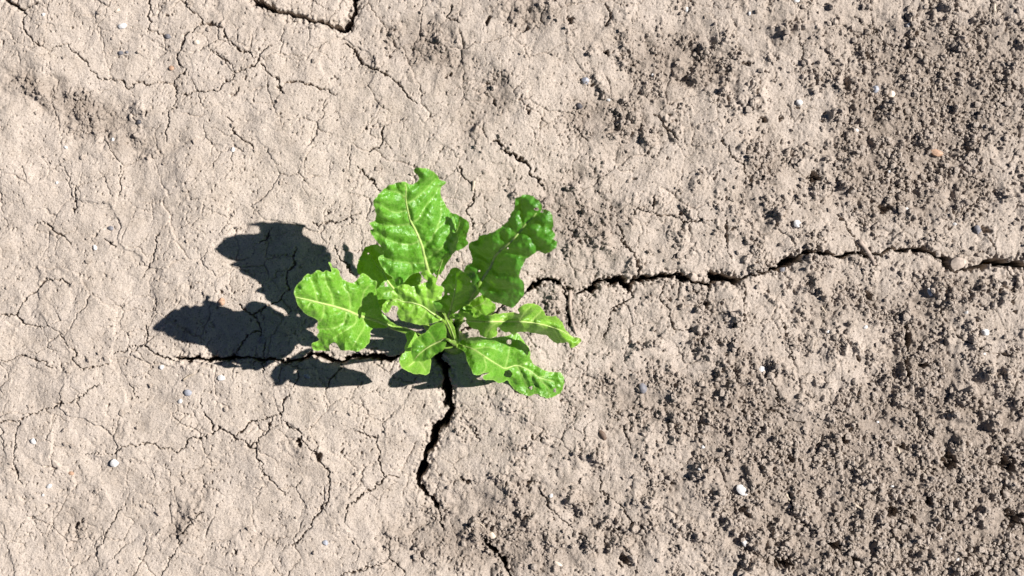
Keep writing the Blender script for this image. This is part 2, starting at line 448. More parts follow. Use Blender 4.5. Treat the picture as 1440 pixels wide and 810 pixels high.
# hairline net of drying cracks
jx = PXg + 6 * perlin(PXg / 26, PYg / 26, 12) + 2.2 * perlin(PXg / 7, PYg / 7, 14)
jy = PYg + 6 * perlin(PXg / 26, PYg / 26, 13) + 2.2 * perlin(PXg / 7, PYg / 7, 15)
for cell, sd, lim, w in ((74, 4, .02, 1.3), (36, 5, .25, 1.0)):
    f1, f2, rid = worley(jx / cell, jy / cell, sd)
    Z += (.0016 if cell > 50 else .0007) * (rid - .5) * (1 - .5 * right) * sstep(0, 2.2, (f2 - f1) * cell) * fine_fade
    gate = sstep(lim, lim + .25, perlin(PXg / 62, PYg / 62, 80 + sd) + .15)
    Z -= 0.0016 * (1 - sstep(0.3 * w, w, (f2 - f1) * cell * 0.75)) * gate * fine_fade
# holes
hn = fbm(PXg / 7, PYg / 7, 2, 57, .7)
DEP = np.zeros(shape, np.float32)
for (x, y, r, d) in HOLE:
    q = np.hypot((jx - x), (jy - y) * 1.1) / r + .55 * hn
    DEP = np.maximum(DEP, 1.3 * d * (1 - sstep(0.1, 1.0, q)))
# traced cracks, jagged by the warped coordinates
kx = PXg + 4.2 * perlin(PXg / 15, PYg / 15, 30) + 2.3 * perlin(PXg / 4.5, PYg / 4.5, 32)
ky = PYg + 4.2 * perlin(PXg / 15, PYg / 15, 31) + 2.3 * perlin(PXg / 4.5, PYg / 4.5, 33)
PXs = PXg[0]; PYs = PYg[:, 0]
wmod = 0.5 + 0.5 * perlin(PXg / 21, PYg / 21, 35) * 1.3
LIP = np.zeros(shape, np.float32)
for (w, d, pts) in CR:
    mg = 26
    i0 = np.searchsorted(PXs, pts[:, 0].min() - mg); i1 = np.searchsorted(PXs, pts[:, 0].max() + mg)
    j0 = np.searchsorted(-PYs, -(pts[:, 1].max() + mg)); j1 = np.searchsorted(-PYs, -(pts[:, 1].min() - mg))
    if i1 <= i0 or j1 <= j0:
        continue
    sl = (slice(j0, j1), slice(i0, i1))
    ds, tt = pline_dist(kx[sl], ky[sl], pts)
    hw = 0.5 * w * (0.42 + 0.95 * np.clip(wmod[sl], 0, 1.3))
    ends = np.minimum(1, np.minimum(tt, 1 - tt) * 10 + 0.45)
    hw = hw * ends
    prof = 1 - sstep(0.45, 1.0, ds / np.maximum(hw, .3))
    DEP[sl] = np.maximum(DEP[sl], (d * 1.9 if w > 4 else d) * prof)
    if w > 4:
        LIP[sl] = np.maximum(LIP[sl], (1 - sstep(0, 13, ds - hw)) * min(1, w / 9))
lipn = fbm(PXg / 6, PYg / 6, 2, 55)
Z -= 0.0034 * LIP ** 1.5 * (0.55 + 0.9 * lipn) * fine_fade
Z -= DEP * (1 + 0.16 * lipn)
Z = Z.astype(np.float32)

ny, nx = shape
idx = np.arange(nx * ny, dtype=np.int32).reshape(ny, nx)
quads = np.stack([idx[:-1, :-1], idx[:-1, 1:], idx[1:, 1:], idx[1:, :-1]], -1).reshape(-1, 4)
gme = new_mesh('ground', np.stack([gx, gy, Z], -1).reshape(-1, 3), quads, SOIL)
DARK_SOIL = np.clip(.75 * sstep(.15, .95, mask0) + .22 * np.clip(rough, 0, 1) + .12 * right, 0, 1)
attr(gme, 'crumb', (DARK_SOIL * mid_fade).ravel())
ground = link('ground', gme, kind='structure', label='pale dry cracked clay soil with crumbly darker patches')

def ground_z(x, y):
    i = min(max(int(np.searchsorted(XS, x)), 1), nx - 1); j = min(max(int(np.searchsorted(YS, y)), 1), ny - 1)
    return float(Z[j - 1:j + 1, i - 1:i + 1].mean())

def ground_top(x, y, r):
    i0, i1 = np.searchsorted(XS, (x - r, x + r)); j0, j1 = np.searchsorted(YS, (y - r, y + r))
    return float(np.median(Z[j0:j1 + 1, i0:i1 + 1]))

# ------------------------------------------------------------------ the beet plant
Z1 = (510, 230, 8.1); Z2 = (510, 310, 8.1); Z3 = (640, 260, 8.1); Z4 = (610, 340, 8.1)
Z5 = (400, 370, 6.23); Z6 = (520, 370, 8.1); Z7 = (520, 440, 8.1); Z8 = (630, 420, 5.585)
def P(z, *pts):
    return [(z[0] + x / z[2], z[1] + y / z[2]) for x, y in pts]

BASE = np.array([*wpos(639, 482, 0.0)[:2], 0.0])
BASE[2] = -0.004
plant = link('sugar_beet_plant', None, label='young green beet plant with ruffled glossy leaves growing from a soil crack', category='plant')
plant.location = BASE

def catmull(pts, closed, step):
    pts = np.asarray(pts, np.float64); n = len(pts); outp = []
    rng = range(n if closed else n - 1)
    for i in rng:
        if closed:
            p0, p1, p2, p3 = pts[(i - 1) % n], pts[i], pts[(i + 1) % n], pts[(i + 2) % n]
        else:
            p0, p1, p2, p3 = pts[max(i - 1, 0)], pts[i], pts[i + 1], pts[min(i + 2, n - 1)]
        k = max(1, int(round(np.linalg.norm(p2 - p1) / step)))
        for t in np.arange(k) / k:
            outp.append(0.5 * ((2 * p1) + (-p0 + p2) * t + (2 * p0 - 5 * p1 + 4 * p2 - p3) * t * t + (-p0 + 3 * p1 - 3 * p2 + p3) * t ** 3))
    if not closed:
        outp.append(pts[-1])
    return np.array(outp)

def inside(px, py, poly):
    r = np.zeros(px.shape, bool)
    a = poly; b = np.roll(poly, -1, 0)
    for (x0, y0), (x1, y1) in zip(a, b):
        if y0 == y1:
            continue
        c = ((y0 > py) != (y1 > py)) & (px < (x1 - x0) * (py - y0) / (y1 - y0) + x0)
        r ^= c
    return r

def tps(ctrl):
    c = np.array(ctrl, np.float64); xy = c[:, :2] / 100; n = len(c)
    d = np.linalg.norm(xy[:, None] - xy[None], axis=2)
    K = np.where(d > 0, d * d * np.log(d + 1e-12), 0) + np.eye(n) * 0.0002
    Pm = np.c_[np.ones(n), xy]
    A = np.block([[K, Pm], [Pm.T, np.zeros((3, 3))]])
    w = np.linalg.solve(A, np.r_[c[:, 2], 0, 0, 0])
    def f(px, py):
        q = np.stack([np.asarray(px), np.asarray(py)], -1) / 100
        dd = np.linalg.norm(q[..., None, :] - xy, axis=-1)
        k = np.where(dd > 0, dd * dd * np.log(dd + 1e-12), 0)
        return k @ w[:n] + w[n] + q[..., 0] * w[n + 1] + q[..., 1] * w[n + 2]
    return f

def tube(path, radii, nseg=8, flat=1.0):
    path = np.asarray(path, np.float64); n = len(path)
    V = []; F = []
    tan = np.gradient(path, axis=0)
    for i in range(n):
        t = Vector(tan[i]).normalized()
        ref = Vector((0, 0, 1)) if abs(t.z) < 0.9 else Vector((1, 0, 0))
        s = t.cross(ref).normalized(); u = s.cross(t).normalized()
        for k in range(nseg):
            a = 2 * math.pi * k / nseg
            V.append(Vector(path[i]) + (s * math.cos(a) + u * math.sin(a) * flat) * radii[i])
    for i in range(n - 1):
        for k in range(nseg):
            k2 = (k + 1) % nseg
            F.append((i * nseg + k, i * nseg + k2, (i + 1) * nseg + k2, (i + 1) * nseg + k))
    c0 = len(V); V.append(Vector(path[0])); V.append(Vector(path[-1]))
    T3 = []
    for f in F:
        T3 += [(f[0], f[1], f[2]), (f[0], f[2], f[3])]
    for k in range(nseg):
        T3.append((c0, (k + 1) % nseg, k))
        T3.append((c0 + 1, (n - 1) * nseg + k, (n - 1) * nseg + (k + 1) % nseg))
    return np.array([tuple(v) for v in V]), np.array(T3)

def make_leaf(outline, veins, ctrl, mat, seed, holes=(), blister=.0028, ruffle=.0030, stalk=(), stalk_r=.0030, ribw=1.0, step=1.7, crinkle=.8, label=None):
    ol = catmull(outline, True, 1.5)
    # crinkled margin
    nrm = np.roll(ol, -1, 0) - np.roll(ol, 1, 0); nrm = np.c_[nrm[:, 1], -nrm[:, 0]] / (np.linalg.norm(nrm, axis=1)[:, None] + 1e-9)
    s = np.arange(len(ol)) * 1.5
    w = crinkle * (perlin(s / 6.0, s * 0, seed) + 0.7 * perlin(s / 3.1, s * 0 + 3, seed + 1))
    ol = ol + nrm * w[:, None]
    loops = [ol]
    for (hx, hy, hr, hs) in holes:
        k = max(7, int(hr * 4))
        a = np.linspace(0, 2 * math.pi, k, endpoint=False)
        q = hr * (1 + 0.25 * perlin(a * 1.3, a * 0 + hx, seed))
        loops.append(np.c_[hx + q * np.cos(a), hy + q * hs * np.sin(a)])
    x0, y0 = ol.min(0); x1, y1 = ol.max(0)
    gx_, gy_ = np.meshgrid(np.arange(x0, x1, step), np.arange(y0, y1, step * .87))
    gx_[1::2] += step / 2
    px, py = gx_.ravel(), gy_.ravel()
    ok = inside(px, py, ol)
    px, py = px[ok], py[ok]
    for lp in loops:
        d, _ = pline_dist(px, py, np.vstack([lp, lp[:1]]))
        k = d > step * .55; px, py = px[k], py[k]
    for lp in loops[1:]:
        k = ~inside(px, py, lp); px, py = px[k], py[k]
    vv = []; ee = []
    for lp in loops:
        b = len(vv); n = len(lp)
        vv += [Vector(p) for p in lp]
        ee += [(b + i, b + (i + 1) % n) for i in range(n)]
    vv += [Vector((a, b)) for a, b in zip(px, py)]
    V2, _, F2, *_r = delaunay_2d_cdt(vv, ee, [], 0, 1e-5)
    V2 = np.array([tuple(v) for v in V2]); F2 = np.array([f for f in F2 if len(f) == 3])
    cen = V2[F2].mean(1)
    keep = inside(cen[:, 0], cen[:, 1], ol)
    for lp in loops[1:]:
        keep &= ~inside(cen[:, 0], cen[:, 1], lp)
    F2 = F2[keep]
    used = np.unique(F2); remap = np.full(len(V2), -1); remap[used] = np.arange(len(used))
    V2 = V2[used]; F2 = remap[F2]
    X, Y = V2[:, 0], V2[:, 1]
    hf = tps(ctrl)
    # relief between the veins
    dv = np.full(X.shape, 1e9); vein = np.zeros(X.shape)
    vs_ = [catmull(v, False, 3.0) for v in veins]
    for i, v in enumerate(vs_):
        d, t = pline_dist(X, Y, v)
        dv = np.minimum(dv, d)
        wv = (1.7 * ribw * (1 - .6 * t) + .5) if i == 0 else (1.15 - .5 * t)
        vein = np.maximum(vein, np.exp(-(d / wv) ** 2) * (0.95 if i == 0 else .95 - .3 * t))
    de, te = pline_dist(X, Y, np.vstack([ol, ol[:1]]))
    arc = te * len(ol) * 1.5
    def relief(X, Y, dv, de, arc):
        bl = blister * (1 - np.exp(-(dv / 6.0) ** 2)) * sstep(0, 10, de)
        wr = .75 * blister * perlin(X / 24, Y / 24, seed + 3) + .32 * blister * perlin(X / 11, Y / 11, seed + 9) + .20 * blister * perlin(X / 5.5, Y / 5.5, seed + 11)
        ru = ruffle * (1 - sstep(0, 13, de)) * (1.1 * perlin(arc / 17, arc * 0, seed + 5) + .6 * perlin(arc / 8, arc * 0 + 7, seed + 6))
        return bl + wr + ru
    H = np.maximum(hf(X, Y) + relief(X, Y, dv, de, arc), 0.001)
    gi = np.clip(np.searchsorted(XS, (X - 720) * PX), 0, nx - 1); gj = np.clip(np.searchsorted(YS, (405 - Y) * PX), 0, ny - 1)
    H = np.maximum(H, Z[gj, gi] + .0012)
    W = wpos(X, Y, H) - BASE
    # faces upward
    a, b, c = W[F2[:, 0]], W[F2[:, 1]], W[F2[:, 2]]
    flip = np.cross(b - a, c - a)[:, 2] < 0
    F2[flip] = F2[flip][:, ::-1]
    me = new_mesh('leaf', W, F2, mat)
    attr(me, 'vein', np.clip(vein, 0, 1))
    attr(me, 'edge', .55 * (1 - sstep(0.0, 1.3, de)))
    o = link('leaf', me, plant, label=label)
    # midrib lying in the blade
    v = vs_[0]
    dvm = np.zeros(len(v)); dem, tem = pline_dist(v[:, 0], v[:, 1], np.vstack([ol, ol[:1]]))
    hm = np.maximum(hf(v[:, 0], v[:, 1]) + relief(v[:, 0], v[:, 1], dvm, dem, tem * len(ol) * 1.5), .002)
    t = np.linspace(0, 1, len(v))
    rad = ribw * (0.00105 * (1 - t) ** .8 + .00022)
    path = wpos(v[:, 0], v[:, 1], hm + rad * .10) - BASE
    tv, tf = tube(path, rad, 8, .75)
    link('midrib', new_mesh('midrib', tv, tf, RIB), o)
    # stalk from the crown to the midrib
    if len(stalk):
        sp = [tuple(BASE + np.array([0, 0, .006]))] if stalk[0] is None else []
        sp += [tuple(wpos(a, b, h)) for a, b, h in [q for q in stalk if q is not None]]
        sp = np.array(sp + [tuple(path[0] + BASE), tuple(path[min(3, len(path) - 1)] + BASE)])
        sp = catmull(sp * 1000, False, 3.0) / 1000
        t = np.linspace(0, 1, len(sp))
        rad = stalk_r * (1 - t) ** .7 * .95 + np.maximum(ribw * .00125, stalk_r * .25)
        tv, tf = tube(sp - BASE, rad, 10, .8)
        link('petiole', new_mesh('petiole', tv, tf, STALK), o)
    return o

# tall upper leaf, face on
A_out = P(Z2, (745, 660), (700, 590), (640, 590), (560, 620), (490, 680), (450, 725), (395, 750), (340, 660), (270, 600), (220, 530), (178, 440), (190, 405), (240, 385), (200, 290), (130, 200), (85, 110), (118, 92), (80, 35)) \
    + P(Z1, (140, 650), (150, 560), (120, 430), (165, 375), (190, 340), (240, 290), (300, 250), (400, 215), (490, 210), (545, 245), (615, 210), (640, 160), (605, 115), (585, 65), (650, 50), (740, 60), (830, 110), (880, 180), (950, 212), (898, 270), (890, 370), (940, 460), (1000, 560), (1050, 650), (1070, 780)) \
    + P(Z2, (1090, 200), (1095, 240), (1068, 275), (1055, 350), (980, 410), (900, 450), (870, 550), (800, 605))
A_mid = P(Z2, (770, 650), (740, 560), (710, 440), (680, 310), (640, 200), (600, 110), (545, 0)) + P(Z1, (520, 560), (503, 480), (490, 390), (495, 290), (485, 235))
A_v = [A_mid, P(Z1, (507, 530), (430, 552), (340, 550), (220, 480), (140, 440)), P(Z2, (552, 40), (420, 52), (300, 55), (150, 30), (95, 25)), P(Z2, (632, 235), (560, 270), (430, 265), (250, 200), (100, 112)), P(Z2, (708, 482), (550, 485), (430, 470), (300, 440), (200, 420)),
       P(Z1, (560, 670), (640, 625), (700, 520), (740, 450), (830, 350), (870, 240)), P(Z2, (685, 300), (780, 220), (840, 110), (960, 0)) + P(Z1, (1000, 600)), P(Z2, (722, 440), (860, 350), (960, 235), (1060, 150)), P(Z1, (500, 455), (560, 425), (680, 330), (760, 250), (830, 170)), P(Z1, (840, 750), (890, 600), (890, 450)),
       P(Z1, (490, 380), (400, 330), (280, 300)), P(Z2, (560, 490), (565, 590)), P(Z2, (745, 570), (840, 520), (880, 470))]
A_h = [(603, 390, .088), (585, 385, .094), (555, 398, .100), (545, 375, .108), (533, 360, .116), (521, 318, .124), (527, 290, .142), (545, 264, .145), (571, 257, .142), (588, 256, .136), (584, 241, .142), (600, 238, .142), (625, 256, .117), (624, 290, .108), (641, 315, .105), (644, 340, .107), (622, 364, .104), (590, 335, .112), (573, 290, .128), (606, 300, .118)]
make_leaf(A_out, A_v, A_h, LEAF, 101, blister=.0036, ruffle=.0042, stalk=[None, (625, 452, .040), (606, 418, .070)], ribw=1.1)

# right-hand leaf curling up towards the sun
B_out = P(Z4, (440, 520), (430, 440), (380, 380), (345, 335), (380, 270), (440, 230), (430, 160), (402, 80)) + P(Z3, (155, 685), (185, 648), (250, 630), (275, 582), (370, 560), (480, 510), (600, 410), (640, 330), (680, 240), (682, 155), (735, 135), (800, 110), (880, 125), (960, 190), (992, 250), (985, 300), (1010, 280), (1070, 300), (1110, 370), (1120, 460), (1105, 510), (1140, 560), (1120, 620), (1162, 648), (1140, 720), (1050, 780), (1010, 782), (960, 752)) \
    + P(Z4, (1190, 105), (1060, 190), (1030, 240), (990, 320), (975, 400), (1010, 440), (1030, 490), (1025, 600), (960, 690), (890, 750), (770, 705), (690, 690), (610, 640), (540, 590))
B_mid = P(Z4, (505, 500), (570, 400), (650, 280), (700, 160), (760, 100)) + P(Z3, (500, 750), (620, 660), (740, 530), (800, 450), (880, 380), (925, 320))
B_v = [B_mid, P(Z3, (680, 590), (690, 555), (650, 480), (630, 420)), P(Z3, (765, 500), (770, 460), (750, 380), (755, 240), (740, 160)), P(Z3, (590, 680), (560, 620), (530, 580), (500, 540)), P(Z4, (700, 165), (610, 190), (500, 120), (420, 100)), P(Z3, (760, 520), (850, 570), (900, 640), (960, 700)), P(Z3, (540, 735), (640, 770), (740, 810), (850, 850)),
       P(Z4, (655, 280), (740, 350), (800, 345), (900, 400)), P(Z4, (570, 420), (680, 510), (770, 530), (900, 520)), P(Z4, (605, 310), (540, 250), (450, 250)), P(Z3, (830, 430), (930, 440), (1050, 480))]
B_h = [(672, 403, .106), (655, 385, .110), (652, 375, .112), (664, 360, .119), (660, 345, .124), (675, 331, .134), (698, 313, .147), (722, 285, .158), (726, 277, .160), (742, 275, .164), (760, 287, .167), (777, 305, .169), (780, 325, .167), (782, 341, .162), (768, 356, .156), (755, 355, .153), (738, 372, .142), (732, 390, .133), (736, 405, .123), (728, 428, .106), (700, 425, .103), (690, 415, .104), (712, 345, .145), (690, 375, .121), (742, 320, .159), (715, 395, .125)]
make_leaf(B_out, B_v, B_h, LEAF_SHADED, 131, holes=[(754.5, 294, 3.2, .8), (714, 349, 1.3, 1), (674, 381, 1.7, .8), (762, 297.5, 2.0, .8)], blister=.0036, ruffle=.0034, stalk=[None, (640, 462, .030), (655, 430, .068)], ribw=.95)

# left leaf reaching out over the shadow
C_out = P(Z5, (905, 560), (860, 572), (785, 570), (755, 605), (745, 690), (700, 740), (650, 772), (570, 765), (500, 765), (455, 705), (425, 695), (392, 730), (400, 770), (330, 765), (260, 765), (235, 710), (300, 675), (285, 640), (302, 600), (285, 560), (290, 500), (240, 475), (180, 440), (120, 370), (97, 300), (85, 245), (110, 190), (150, 150), (200, 95), (240, 100), (290, 60), (340, 80), (360, 63), (408, 75), (405, 40), (385, -5), (402, -8), (425, 38), (470, 55), (495, 120), (530, 150), (600, 175), (640, 140), (680, 90), (730, 110), (770, 150), (810, 160), (805, 240), (820, 330), (850, 420), (920, 500), (985, 550))
C_mid = P(Z5, (960, 565), (850, 520), (720, 480), (640, 455), (550, 415), (420, 375), (320, 350), (200, 320), (100, 298))
C_v = [C_mid, P(Z5, (430, 378), (410, 270), (370, 190), (350, 110)), P(Z5, (575, 425), (575, 330), (555, 260), (500, 200)), P(Z5, (545, 420), (520, 520), (430, 570), (320, 580)), P(Z5, (350, 358), (335, 470), (300, 520)), P(Z5, (625, 455), (620, 530), (500, 610), (400, 680)), P(Z5, (650, 455), (680, 340), (700, 250), (760, 180)), P(Z5, (690, 475), (700, 560), (640, 660), (600, 730)), P(Z5, (240, 328), (200, 400)), P(Z5, (290, 340), (260, 220), (220, 130))]
C_h = [(413, 408, .136), (417, 425, .131), (430, 387, .131), (447, 382, .128), (465, 381, .122), (463, 371, .120), (480, 393, .112), (497, 399, .106), (510, 386, .104), (528, 397, .094), (531, 420, .080), (545, 448, .066), (556, 460, .058), (447, 447, .110), (446, 466, .100), (440, 488, .090), (462, 491, .083), (478, 491, .092), (505, 492, .094), (519, 475, .080), (526, 462, .066), (500, 440, .090), (468, 430, .110)]
make_leaf(C_out, C_v, C_h, LEAF, 161, blister=.0034, ruffle=.0040, stalk=[None, (617, 484, .020), (590, 474, .038), (570, 465, .048)], stalk_r=.0034, ribw=1.15, holes=[(428.5, 430, .7, 1)])

# shaded leaf behind the upper and left leaves
H_out = P(Z2, (12, 330), (60, 292), (170, 275), (240, 330), (420, 480), (640, 585), (665, 700), (640, 760), (650, 860)) + P(Z6, (420, 320), (330, 420), (250, 470), (180, 530), (100, 520), (60, 380)) + P(Z5, (760, 330), (690, 200), (670, 110), (640, 80), (632, 40), (640, 0))
H_mid = P(Z6, (420, 420), (300, 320), (200, 200), (150, 100)) + P(Z2, (150, 500), (70, 360))
H_v = [H_mid, P(Z6, (210, 210), (120, 200), (60, 120)), P(Z6, (300, 320), (180, 330), (120, 420)), P(Z6, (300, 320), (380, 230), (480, 150))]
H_h = [(512, 352, .088), (530, 345, .085), (502, 375, .088), (505, 385, .084), (530, 395, .074), (545, 430, .064), (560, 410, .064), (585, 395, .064), (590, 410, .060), (570, 380, .070)]
make_leaf(H_out, H_v, H_h, LEAF_SHADED, 181, holes=[(542.5, 400, 2.0, 1.9), (518, 356.5, 1.3, .9)], blister=.0024, ruffle=.0026, stalk=[None, (612, 470, .026), (590, 445, .045)], ribw=.8)

# leaf peeping out behind the tall upper one
I_out = P(Z1, (960, 560), (1040, 572), (1110, 600), (1200, 660), (1218, 740)) + P(Z2, (1210, 100), (1180, 200), (1205, 260), (1130, 325), (1060, 352), (1000, 420), (920, 560), (880, 620), (820, 600), (840, 450), (900, 250), (920, 80))
I_mid = P(Z2, (860, 600), (930, 400), (1020, 220), (1090, 80)) + P(Z1, (1110, 640))
I_h = [(630, 300, .088), (650, 304, .095), (660, 320, .096), (658, 340, .091), (640, 353, .082), (620, 385, .058), (612, 385, .058), (622, 330, .084)]
make_leaf(I_out, [I_mid, P(Z2, (1030, 200), (1120, 180), (1180, 120))], I_h, LEAF_SHADED, 191, blister=.0024, ruffle=.0018, stalk=[None, (622, 458, .024), (606, 425, .040)], ribw=.3, stalk_r=.0016)

# inner leaf, back-lit
J_out = P(Z6, (905, 640), (850, 575), (740, 540), (700, 470), (740, 420), (830, 380), (850, 290), (812, 250), (870, 170), (912, 92), (935, 58), (990, 50), (1070, 100), (1118, 125), (1130, 105), (1180, 100), (1208, 150), (1150, 215), (1225, 245), (1240, 350), (1130, 450), (1030, 520), (950, 590))
J_mid = P(Z6, (905, 610), (930, 480), (965, 350), (985, 230), (975, 90))
J_v = [J_mid, P(Z6, (925, 500), (820, 430), (770, 440)), P(Z6, (950, 410), (1080, 330), (1200, 270)), P(Z6, (970, 310), (890, 240)), P(Z6, (935, 470), (1050, 440), (1120, 420)), P(Z6, (985, 220), (1060, 160))]
J_h = [(632, 449, .050), (612, 435, .066), (608, 428, .068), (622, 415, .074), (624, 402, .080), (637, 378, .094), (645, 377, .098), (660, 386, .108), (668, 384, .116), (672, 405, .108), (672, 415, .100), (650, 434, .070), (640, 415, .080), (655, 405, .094)]
make_leaf(J_out, J_v, J_h, LEAF_SHADED, 211, holes=[(630.5, 413.5, 1.6, .9), (640, 407, 1.2, .9), (667, 414, .9, 1.2)], blister=.0026, ruffle=.0026, stalk=[None, (637, 468, .026)], ribw=.75)

# young bright leaf in the middle
D_out = P(Z6, (585, 105), (640, 80), (700, 120), (758, 170), (752, 245), (815, 262), (850, 300), (825, 335), (822, 400), (770, 425), (722, 440), (758, 530), (745, 560), (820, 630), (800, 662), (690, 690), (560, 703), (470, 682), (380, 662), (318, 605), (308, 570), (325, 520), (300, 487), (250, 492), (225, 540), (180, 570), (140, 530), (160, 460), (250, 390), (248, 330), (300, 280), (400, 240), (480, 268), (560, 240), (650, 212), (605, 150))
D_mid = P(Z6, (800, 630), (700, 560), (600, 490), (480, 450), (380, 440), (300, 410), (190, 470))
D_v = [D_mid, P(Z6, (600, 490), (560, 380), (480, 300), (400, 260)), P(Z6, (680, 550), (660, 400), (650, 250), (640, 120)), P(Z6, (720, 570), (740, 480), (780, 380), (800, 300)), P(Z6, (520, 460), (470, 560), (360, 600)), P(Z6, (650, 530), (600, 620), (520, 680)), P(Z6, (380, 440), (330, 370), (270, 350))]
D_h = [(592, 383, .122), (605, 382, .121), (613, 395, .118), (624, 406, .113), (621, 420, .108), (611, 425, .107), (613, 440, .101), (620, 450, .094), (605, 455, .094), (588, 456, .095), (565, 451, .098), (558, 440, .102), (558, 431, .106), (542, 440, .104), (540, 428, .109), (552, 412, .114), (570, 400, .118), (580, 403, .117), (590, 415, .113), (580, 430, .107)]
make_leaf(D_out, D_v, D_h, LEAF_YOUNG, 231, blister=.0030, ruffle=.0030, stalk=[None, (637, 472, .030), (630, 458, .066)], stalk_r=.0022, ribw=.6, crinkle=1.0)

# low oval leaf and the one under it
E2_out = P(Z7, (420, 225), (480, 195), (530, 240), (580, 330), (650, 420), (690, 500), (698, 600), (675, 685), (640, 706), (570, 695), (490, 690), (400, 650), (350, 600), (335, 540), (350, 480), (400, 440), (395, 390), (425, 320), (408, 260))
E2_mid = P(Z7, (640, 420), (560, 500), (500, 560), (440, 610))
E2_h = [(574, 468, .096), (583, 465, .092), (592, 482, .086), (605, 500, .062), (605, 520, .047), (598, 527, .052), (580, 525, .078), (565, 515, .094), (562, 503, .098), (570, 490, .096)]
make_leaf(E2_out, [E2_mid, P(Z7, (560, 500), (500, 420), (460, 300)), P(Z7, (540, 520), (600, 600), (640, 670))], E2_h, LEAF, 251, blister=.0022, ruffle=.0020, stalk=[None, (632, 487, .040), (615, 488, .064)], ribw=.6, stalk_r=.0020)
E1_out = P(Z7, (472, 430), (488, 340), (560, 268), (650, 205), (700, 150), (760, 112), (850, 125), (875, 250), (855, 400), (770, 462), (690, 520), (600, 550), (500, 547), (480, 480))
E1_mid = P(Z7, (870, 300), (760, 340), (650, 400), (560, 470), (510, 530))
E1_h = [(580, 495, .124), (582, 480, .122), (600, 465, .118), (615, 454, .110), (625, 455, .112), (626, 485, .130), (615, 497, .129), (600, 507, .126), (583, 507, .123), (605, 482, .125)]
make_leaf(E1_out, [E1_mid, P(Z7, (760, 340), (700, 250), (660, 210)), P(Z7, (650, 400), (580, 330), (540, 290)), P(Z7, (700, 370), (700, 460), (680, 510)), P(Z7, (600, 440), (600, 520))], E1_h, LEAF_SHADED, 261, blister=.0020, ruffle=.0014, stalk=[None, (638, 482, .070), (634, 480, .130)], ribw=.7, stalk_r=.0024)

# two spreading leaves on the right
G_out = P(Z8, (80, 385), (78, 355), (100, 330), (200, 300), (300, 308), (400, 300), (470, 288), (540, 268), (580, 310), (640, 400), (655, 490), (720, 545), (800, 575), (880, 580), (912, 620), (910, 680), (880, 740), (800, 782), (740, 770), (690, 745), (640, 765), (560, 740), (500, 690), (470, 640), (440, 655), (400, 662), (360, 642), (290, 638), (275, 610), (325, 578), (270, 590), (210, 600), (180, 550), (150, 490), (130, 420))
G_mid = P(Z8, (90, 365), (200, 400), (310, 470), (400, 525), (450, 548), (540, 525), (640, 565), (720, 620), (830, 650))
G_v = [G_mid, P(Z8, (450, 545), (475, 440), (490, 360), (540, 280)), P(Z8, (280, 450), (300, 540), (270, 585)), P(Z8, (200, 400), (300, 380), (390, 400)), P(Z8, (540, 525), (600, 640), (640, 750)), P(Z8, (640, 565), (680, 680), (690, 740)), P(Z8, (700, 610), (780, 700), (800, 770)), P(Z8, (560, 525), (620, 500), (655, 490)), P(Z8, (720, 620), (820, 590))]
G_h = [(645, 487, .030), (655, 475, .028), (690, 476, .028), (714, 472, .026), (727, 468, .024), (745, 495, .014), (748, 510, .010), (775, 523, .004), (793, 532, .000), (792, 545, -.002), (773, 559, -.003), (754, 553, -.001), (732, 552, .000), (715, 538, .006), (702, 537, .022), (682, 533, .054), (667, 527, .064), (660, 510, .060), (690, 505, .044), (710, 518, .018), (735, 530, .007), (760, 535, .006), (775, 545, .002)]
make_leaf(G_out, G_v, G_h, LEAF, 281, holes=[(714.5, 525.5, 6.0, .85), (716, 481, 3.3, 1.0)], blister=.0034, ruffle=.0024, stalk=[None], ribw=.55, stalk_r=.0022)
F_out = P(Z8, (90, 90), (130, 60), (200, 66), (280, 122), (310, 132), (400, 115), (520, 110), (557, 118), (552, 80), (600, 45), (660, 35), (720, 60), (760, 110), (778, 138), (850, 140), (890, 180), (930, 250), (970, 290), (1048, 322), (1010, 370), (962, 388), (942, 342), (860, 352), (810, 320), (770, 290), (710, 275), (650, 265), (600, 262), (550, 262), (520, 285), (478, 262), (440, 262), (392, 228), (380, 290), (320, 312), (260, 290), (240, 250), (190, 232), (150, 200), (140, 150), (110, 132))
F_mid = P(Z8, (70, 220), (130, 175), (250, 180), (400, 180), (560, 180), (700, 195), (850, 235), (960, 290), (1030, 322))
F_v = [F_mid, P(Z8, (400, 180), (330, 230), (300, 300)), P(Z8, (560, 180), (548, 230), (540, 262)), P(Z8, (560, 180), (600, 110), (660, 50)), P(Z8, (640, 190), (700, 130), (740, 90)), P(Z8, (700, 195), (760, 240), (800, 300)), P(Z8, (820, 225), (860, 290), (890, 340)), P(Z8, (250, 180), (220, 110)), P(Z8, (400, 180), (470, 130))]
F_h = [(647, 455, 0.046), (648, 437, 0.072), (665, 430, 0.078), (682, 443, 0.076), (702, 441, 0.076), (725, 440, 0.074), (732, 430, 0.070), (748, 427, 0.066), (765, 438, 0.066), (782, 445, 0.068), (797, 465, 0.064), (817, 478, 0.054), (803, 488, 0.050), (790, 482, 0.052), (770, 470, 0.058), (747, 467, 0.064), (725, 469, 0.066), (700, 466, 0.068), (690, 474, 0.066), (675, 468, 0.066), (657, 455, 0.056), (690, 453, .088), (730, 453, .092), (760, 457, .087), (790, 466, .077)]
make_leaf(F_out, F_v, F_h, LEAF, 301, blister=.0034, ruffle=.0034, stalk=[None, (643, 470, .022)], ribw=.7, stalk_r=.0028)
